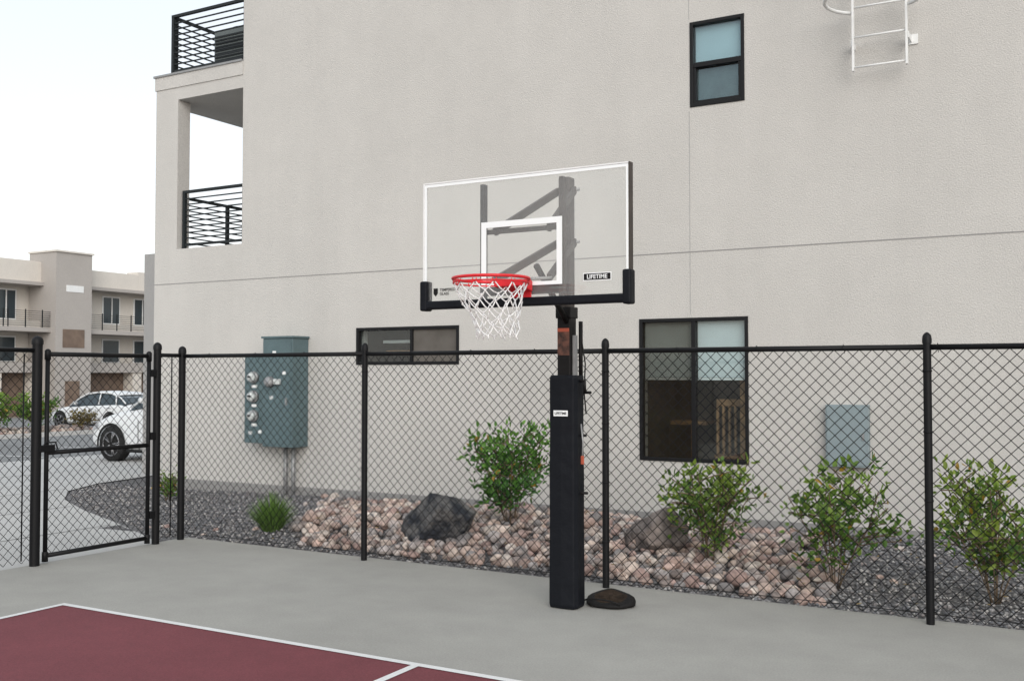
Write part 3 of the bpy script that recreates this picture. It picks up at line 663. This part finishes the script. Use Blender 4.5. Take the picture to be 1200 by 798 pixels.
tubes('rim_hooks',hooks,.0035,M_red,H,6)
box('rim_plate',rc.x-.075,rc.x+.075,by-.012,by-.003,rc.z-.11,rc.z+.02,M_red,H,.004)
V=[(rc.x-.085,by-.01,rc.z+.012),(rc.x+.085,by-.01,rc.z+.012),(rc.x+.10,rc.y+.2,rc.z+.010),(rc.x-.10,rc.y+.2,rc.z+.010),
   (rc.x-.085,by-.01,rc.z-.055),(rc.x+.085,by-.01,rc.z-.055),(rc.x+.10,rc.y+.2,rc.z-.03),(rc.x-.10,rc.y+.2,rc.z-.03)]
mobj('rim_bracket',V,[(0,1,2,3),(7,6,5,4),(0,4,5,1),(1,5,6,2),(2,6,7,3),(3,7,4,0)],M_red,H,False,.004)
net=[];knots=[]
levels=[(0,.222,-.03),(1,.205,-.08),(2,.180,-.14),(3,.155,-.20),(4,.136,-.255),(5,.126,-.305),(6,.124,-.345)]
rn=np.random.default_rng(3)
def npnt(j,i):
    l,r,z=levels[j]; a=2*math.pi*(i+(.5 if j%2 else 0))/12+.1; q=rn.normal(0,.008,3)*(j>0)
    return (rc.x+.045*(j/6)**1.3+r*math.cos(a)+q[0],rc.y+.0+r*math.sin(a)+q[1],rc.z+z+q[2])
P=[[npnt(j,i) for i in range(12)] for j in range(7)]
for j in range(6):
    for i in range(12):
        a=P[j][i]; 
        nb=[(i),(i-1)] if j%2==0 else [(i),(i+1)]
        for k in nb:
            b=P[j+1][k%12]; m=tuple((a[q]+b[q])/2+(-.006 if q==2 else 0) for q in range(3)); net.append([a,m,b])
    for i in range(12): knots.append(P[j+1][i])
for i in range(12):
    a=P[6][i]; net.append([a,(a[0]+rn.normal(0,.006),a[1]+rn.normal(0,.006),a[2]-.02)])
tubes('net',net,.0040,M_net,H,6)
V0,F0=ico(1); VV=[];FF=[]
for i,k in enumerate(knots): VV.append(V0*np.array([.007,.007,.012])+np.array(k)); FF.append(F0+i*len(V0))
npmesh('net_knots',np.vstack(VV),np.vstack(FF),M_net,H,True)
def text(nm,s,x,y,z,size,mt,par,al='CENTER'):
    c=bpy.data.curves.new(nm,'FONT'); c.body=s; c.size=size; c.align_x=al; c.align_y='CENTER'; c.extrude=.0004; c.offset=.0006
    c.materials.append(mt); o=bpy.data.objects.new(nm,c); o.rotation_euler=(math.pi/2,0,0); o.location=(x,y,z); COL.objects.link(o); setparent(o,par)
box('logo_plate',-2.735,-2.555,by-.0030,by-.0006,2.205,2.245,M_pole,H); box('logo_border',-2.74,-2.55,by-.0022,by-.0005,2.2,2.25,M_silk,H)
text('logo_text','LIFETIME',-2.645,by-.0036,2.224,.036,M_silk,H); text('pad_text','LIFETIME',px,py-.0998,1.354,.024,M_pole,H)
text('tempered_text','TEMPERED\nGLASS',-3.80,by-.002,2.175,.026,M_pole,H,'LEFT')
mobj('shield_icon',[(-3.85,by-.002,2.20),(-3.815,by-.002,2.20),(-3.815,by-.002,2.165),(-3.8325,by-.002,2.145),(-3.85,by-.002,2.165)],[(0,4,3,2,1)],M_pole,H)

# slumped black rubber bag lying at the pole foot, with a dished worn top and a loop handle
cx,cy=-3.0,6.66
CP=empty('rubber_weight_bag',(cx,cy,0))
n=40
prof=[(.150,.002),(.168,.012),(.172,.026),(.160,.042),(.138,.052),(.112,.050),(.085,.040),(.04,.034),(.002,.033)]
V=[];Fc=[]
for j,(rad,h) in enumerate(prof):
    for k in range(n):
        a=2*math.pi*k/n; w_=1+.05*math.sin(2*a+.6)+.03*math.sin(5*a)+.015*math.sin(9*a+j)
        hz=h*(1.25+.55*math.sin(a-.2)+.10*math.sin(4*a)) if j>1 else h
        V.append((cx+rad*w_*math.cos(a),cy+rad*w_*.82*math.sin(a),hz))
for j in range(len(prof)-1):
    for k in range(n): Fc.append((j*n+k,j*n+(k+1)%n,(j+1)*n+(k+1)%n,(j+1)*n+k))
Fc.append(tuple((len(prof)-1)*n+k for k in range(n)))
cutj=5*n
outer=[f for f in Fc if max(f)<cutj+n]; inner=[f for f in Fc if max(f)>=cutj+n]
mobj('body',V,outer,M_rubber,CP,True); mobj('top_recess',V,inner,M_rubber2,CP,True)
tubes('handle_loop',[[(cx+.14*math.cos(a)-.02,cy-.10-.03*math.sin(a*1.0),.03+.035*math.sin(a)) for a in np.linspace(.1,math.pi-.1,12)]],.006,M_rubber,CP,8)

# ------------------------------------------------------------------ cars
def car(x,y,yaw,suv=False,sc_=1.0):
    z0=gz(x); e=empty('parked_car',(x,y,z0)); c_,s_=math.cos(yaw),math.sin(yaw)
    def W(v): v=[q*sc_ for q in v]; return (x+v[0]*c_-v[1]*s_, y+v[0]*s_+v[1]*c_, z0+v[2])
    hh=.16 if suv else 0
    st=[(0,.28,.55,.62),(.12,.22,.68,.80),(.45,.2,.80+hh*.5,.88),(1.0,.19,.88+hh*.6,.91),(1.45,.19,.95+hh*.8,.92),(2.4,.19,.97+hh,.925),(3.4,.2,1.0+hh,.92),(4.0,.22,1.03+hh,.90),(4.45,.26,1.0+hh,.84),(4.62,.35,.85,.72)]
    V=[];F=[]
    for sx,zl,zb,w in st:
        ring=[(-w*.9,zl),(-w*.99,zl+.12),(-w,(zl+zb)/2),(-w*.985,zb-.12),(-w*.90,zb-.02),(-w*.5,zb+.025),(w*.5,zb+.025),(w*.90,zb-.02),(w*.985,zb-.12),(w,(zl+zb)/2),(w*.99,zl+.12),(w*.9,zl)]
        for a,b in ring: V.append(W((sx,a,b)))
    n=12
    for i in range(len(st)-1):
        for k in range(n): F.append((i*n+k,i*n+(k+1)%n,(i+1)*n+(k+1)%n,(i+1)*n+k))
    F.append(tuple(range(n))); F.append(tuple((len(st)-1)*n+k for k in reversed(range(n))))
    o=mobj('body',V,F,M_carp,e,True); o.modifiers.new('s','SUBSURF').levels=1; o.modifiers['s'].render_levels=2
    top=1.44+hh*1.3
    cab=[(1.30,.93+hh*.7,.0,.80),(1.75,.95+hh,.30,.80),(2.15,.96+hh,0,.78),(2.7,.97+hh,0,.77),(3.4,1.0+hh,0,.75),(4.0,1.02+hh,0,.74),(4.35,1.0+hh,0,.74)]
    V=[];F=[]
    tops={1.30:.94+hh*.7,1.75:1.22+hh*.9,2.15:top-.06,2.7:top,3.4:top-.03,4.0:(top-.12 if suv else 1.24),4.35:1.04+hh}
    for sx,zb,_,w in cab:
        zt=tops[sx]; tl=.16*(zt-zb)/.45
        for a,b in [(-w-.06,zb-.06),(-w+tl,zt-.03),(-w+tl+.1,zt),(w-tl-.1,zt),(w-tl,zt-.03),(w+.06,zb-.06)]: V.append(W((sx,a,b)))
    for i in range(len(cab)-1):
        for k in range(5): F.append((i*6+k,i*6+k+1,(i+1)*6+k+1,(i+1)*6+k))
    mobj('glasshouse',V,F,M_carg,e,False)
    V=[];F=[]
    rs=[2.1,2.2,2.7,3.4,3.75 if not suv else 3.95]
    for sx in rs:
        zt=float(np.interp(sx,sorted(tops),[tops[k] for k in sorted(tops)])); w=.77-.16
        for a,b in [(-w-.05,zt-.045),(-w+.06,zt+.008),(0,zt+.02),(w-.06,zt+.008),(w+.05,zt-.045)]: V.append(W((sx,a,b)))
    for i in range(len(rs)-1):
        for k in range(4): F.append((i*5+k,i*5+k+1,(i+1)*5+k+1,(i+1)*5+k))
    o=mobj('roof',V,F,M_carp,e,True); so=o.modifiers.new('s','SOLIDIFY'); so.thickness=.02
    seg=[]
    for s in (-1,1):
        seg+= [[W((1.32,s*.83,.92+hh*.7)),W((1.75,s*.73,1.20+hh*.9)),W((2.15,s*.655,top-.06)),W((2.7,s*.64,top-.01)),W((3.4,s*.64,top-.04)),W((4.0,s*.70,tops[4.0]-.02)),W((4.35,s*.78,1.02+hh))],
               [W((2.85,s*.645,top-.03)),W((2.9,s*.81,.98+hh))],[W((3.7,s*.66,top-.09)),W((3.85,s*.80,1.0+hh))]]
    tubes('pillars',seg,.028,M_carp,e,8)
    for sx in (.86,3.65):
        for s in (-1,1):
            V=[];F=[];nn=24
            prof=[(.335,-.11),(.345,-.08),(.345,.08),(.335,.10),(.235,.105)]
            def ringp(r,h): return [W((sx+r*math.cos(2*math.pi*k/nn),s*(.82+h),.34+r*math.sin(2*math.pi*k/nn))) for k in range(nn)]
            for r,h in prof: V+=ringp(r,h)
            for i in range(len(prof)-1):
                for k in range(nn): F.append((i*nn+k,i*nn+(k+1)%nn,(i+1)*nn+(k+1)%nn,(i+1)*nn+k))
            F.append(tuple(range(nn))); mobj('tyre',V,F,M_tyre,e,True)
            V=ringp(.235,.085); mobj('hub',V,[tuple(range(nn))],M_tyre,e)
            sp=[]
            for k in range(5):
                a=2*math.pi*k/5
                for da in (-.12,.12): sp.append([W((sx+.04*math.cos(a),s*.925,.34+.04*math.sin(a))),W((sx+.225*math.cos(a+da),s*.92,.34+.225*math.sin(a+da)))])
            tubes('spokes',sp+[ [*[W((sx+.228*math.cos(t),s*.92,.34+.228*math.sin(t))) for t in np.linspace(0,2*math.pi,25)]]],.014,M_rimc,e,6)
            V=[];F=[];pa=np.linspace(-.15,math.pi+.15,16)
            for t in pa:
                for r in (.345,.40): V.append(W((sx+r*math.cos(t),s*.928,.34+r*math.sin(t))))
            for i in range(15): F.append((i*2,i*2+1,i*2+3,i*2+2))
            mobj('arch',V,F,M_tyre,e)
    for s in (-1,1):
        V=[W((-.0+.10,s*.72,.66)),W((.42,s*.89,.74)),W((.42,s*.90,.64)),W((.08,s*.76,.56))]; mobj('headlamp',V,[(0,1,2,3)],M_lamp,e)
        tubes('mirror',[[W((1.75,s*.86,1.0+hh)),W((1.75,s*1.0,1.04+hh))]],.06,M_carp,e,8)
        tubes('door_gap',[[W((1.62,s*.925,.3)),W((1.62,s*.93,.8))],[W((2.88,s*.932,.3)),W((2.88,s*.935,.82+hh))]],.006,M_tyre,e,4)
        tubes('sill',[[W((1.3,s*.90,.22)),W((3.2,s*.90,.22))]],.03,M_tyre,e,6)
        tubes('door_handle',[[W((2.55,s*.94,.83+hh)),W((2.75,s*.94,.83+hh))],[W((3.5,s*.935,.86+hh)),W((3.7,s*.935,.86+hh))]],.012,M_rimc,e,6)
    return e
car(-18.8,15.45,0.0,True,1.08)
car(-35.0,26.2,0.0,False)
car(-35.0,31.6,0.0,True)

# ------------------------------------------------------------------ distant townhouses
A=empty('townhouse_building',(-60,42,-.95))
zb=-1.6
box('mass',-68,-56.2,6,100,zb,8.0,M_apt,A)
mod=10.0
for k in range(-2,6):
    o=36.5+(k)*mod
    ty0,ty1=o+2.8,o+5.3
    box('tower',-56.1,-53.6,ty0,ty1,zb,8.9,M_aptg,A); box('tower_cap',-56.15,-53.5,ty0-.08,ty1+.08,8.901,9.0,M_apt,A)
    box('tower_win',-53.62,-53.57,ty0+.7,ty0+1.9,6.55,6.95,M_white,A); box('tower_win2',-53.62,-53.57,ty0+.5,ty0+2.0,3.2,4.3,M_aptd,A)
    box('tower_door',-53.62,-53.57,ty0+.7,ty0+1.7,-.9,1.2,M_aptd,A)
    for y0,y1,h in ((o-.01,ty0,8.35),(ty1,o+mod-.02,8.15)):
        box('parapet',-56.1,-55.0,y0,y1,7.1,h,M_apt,A); box('cornice',-56.1,-54.7,y0,y1,6.9,7.099,M_aptg,A)
        box('bay_mid',-56.1,-55.0,y0,y1,4.35,4.8,M_apt,A); box('floor_slab',-56.1,-54.0,y0,y1,4.1,4.349,M_aptg,A)
        box('bay_low',-56.1,-54.9,y0,y1,1.7,2.3,M_aptg,A)
        box('pier_a',-56.1,-55.0,y0,y0+.35,zb,1.69,M_apt,A); box('pier_b',-56.1,-55.0,y1-.35,y1,zb,1.69,M_apt,A)
        box('garage',-56.15,-55.9,y0+.35,y1-.35,zb,1.69,M_aptd,A)
        for yy in ([y0+.7] if y1-y0<3.5 else [y0+.7,y0+2.9]):
            box('win3f',-56.19,-56.14,yy-.1,yy+1.3,4.85,6.7,M_white,A); box('win3',-56.135,-56.11,yy,yy+1.2,4.95,6.6,M_carg,A); box('win3m',-56.108,-56.06,yy+.57,yy+.63,4.95,6.6,M_white,A)
            box('win2f',-56.19,-56.14,yy-.1,yy+1.3,2.35,3.9,M_white,A); box('win2',-56.135,-56.11,yy,yy+1.2,2.4,3.8,M_carg,A)
        for i in range(8): box('rail_bar',-54.08,-54.05,y0,y1,4.45+i*.12,4.475+i*.12,M_rail,A)
        for yy in np.arange(y0+.05,y1,1.1): box('rail_post',-54.1,-54.05,yy,yy+.05,4.35,5.4,M_rail,A)

# ------------------------------------------------------------------ world, sun, camera
w=bpy.data.worlds.new('World'); sc.world=w; w.use_nodes=True; N=w.node_tree.nodes; L=w.node_tree.links
bg=N['Background']; sky=N.new('ShaderNodeTexSky'); sky.sky_type='NISHITA'; sky.sun_disc=False
SE,SR=R_(24),R_(142)
sky.sun_elevation=SE; sky.sun_rotation=SR; sky.air_density=1.0; sky.dust_density=1.5; sky.ozone_density=1.0
hs=N.new('ShaderNodeHueSaturation'); hs.inputs['Saturation'].default_value=.45
L.new(sky.outputs[0],hs.inputs['Color'])
# bright high haze added over the clear-sky model: warm-white at the horizon, cool-white higher up
tc=N.new('ShaderNodeTexCoord'); sx_=N.new('ShaderNodeSeparateXYZ'); L.new(tc.outputs['Generated'],sx_.inputs[0])
rp=N.new('ShaderNodeValToRGB'); rp.color_ramp.elements[0].position=.0; rp.color_ramp.elements[0].color=(.73,.69,.65,1); rp.color_ramp.elements[1].position=.42; rp.color_ramp.elements[1].color=(.66,.72,.76,1)
L.new(sx_.outputs['Z'],rp.inputs[0])
sc1=N.new('ShaderNodeVectorMath'); sc1.operation='SCALE'; sc1.inputs['Scale'].default_value=1/.08*.93; L.new(rp.outputs[0],sc1.inputs[0])
ad=N.new('ShaderNodeVectorMath'); ad.operation='ADD'; L.new(hs.outputs[0],ad.inputs[0]); L.new(sc1.outputs[0],ad.inputs[1])
L.new(ad.outputs[0],bg.inputs['Color']); bg.inputs['Strength'].default_value=.08
sd=bpy.data.lights.new('sun','SUN'); sd.energy=1.5; sd.angle=R_(45); sd.color=(1,.965,.92)
so=bpy.data.objects.new('sun',sd); COL.objects.link(so)
dirv=Vector((math.sin(SR)*math.cos(SE),math.cos(SR)*math.cos(SE),math.sin(SE)))
so.rotation_euler=dirv.to_track_quat('Z','Y').to_euler(); so.location=dirv*30
cam=bpy.data.cameras.new('camera'); co=bpy.data.objects.new('camera',cam); COL.objects.link(co)
cam.lens=36; cam.sensor_width=36; cam.clip_end=4000; cam.clip_start=.05
co.location=(0,0,1.63); co.rotation_euler=(R_(90)+math.atan(39/1200),0,R_(29.7))
sc.camera=co
sc.view_settings.view_transform='Standard'; sc.view_settings.look='None'; sc.view_settings.exposure=0
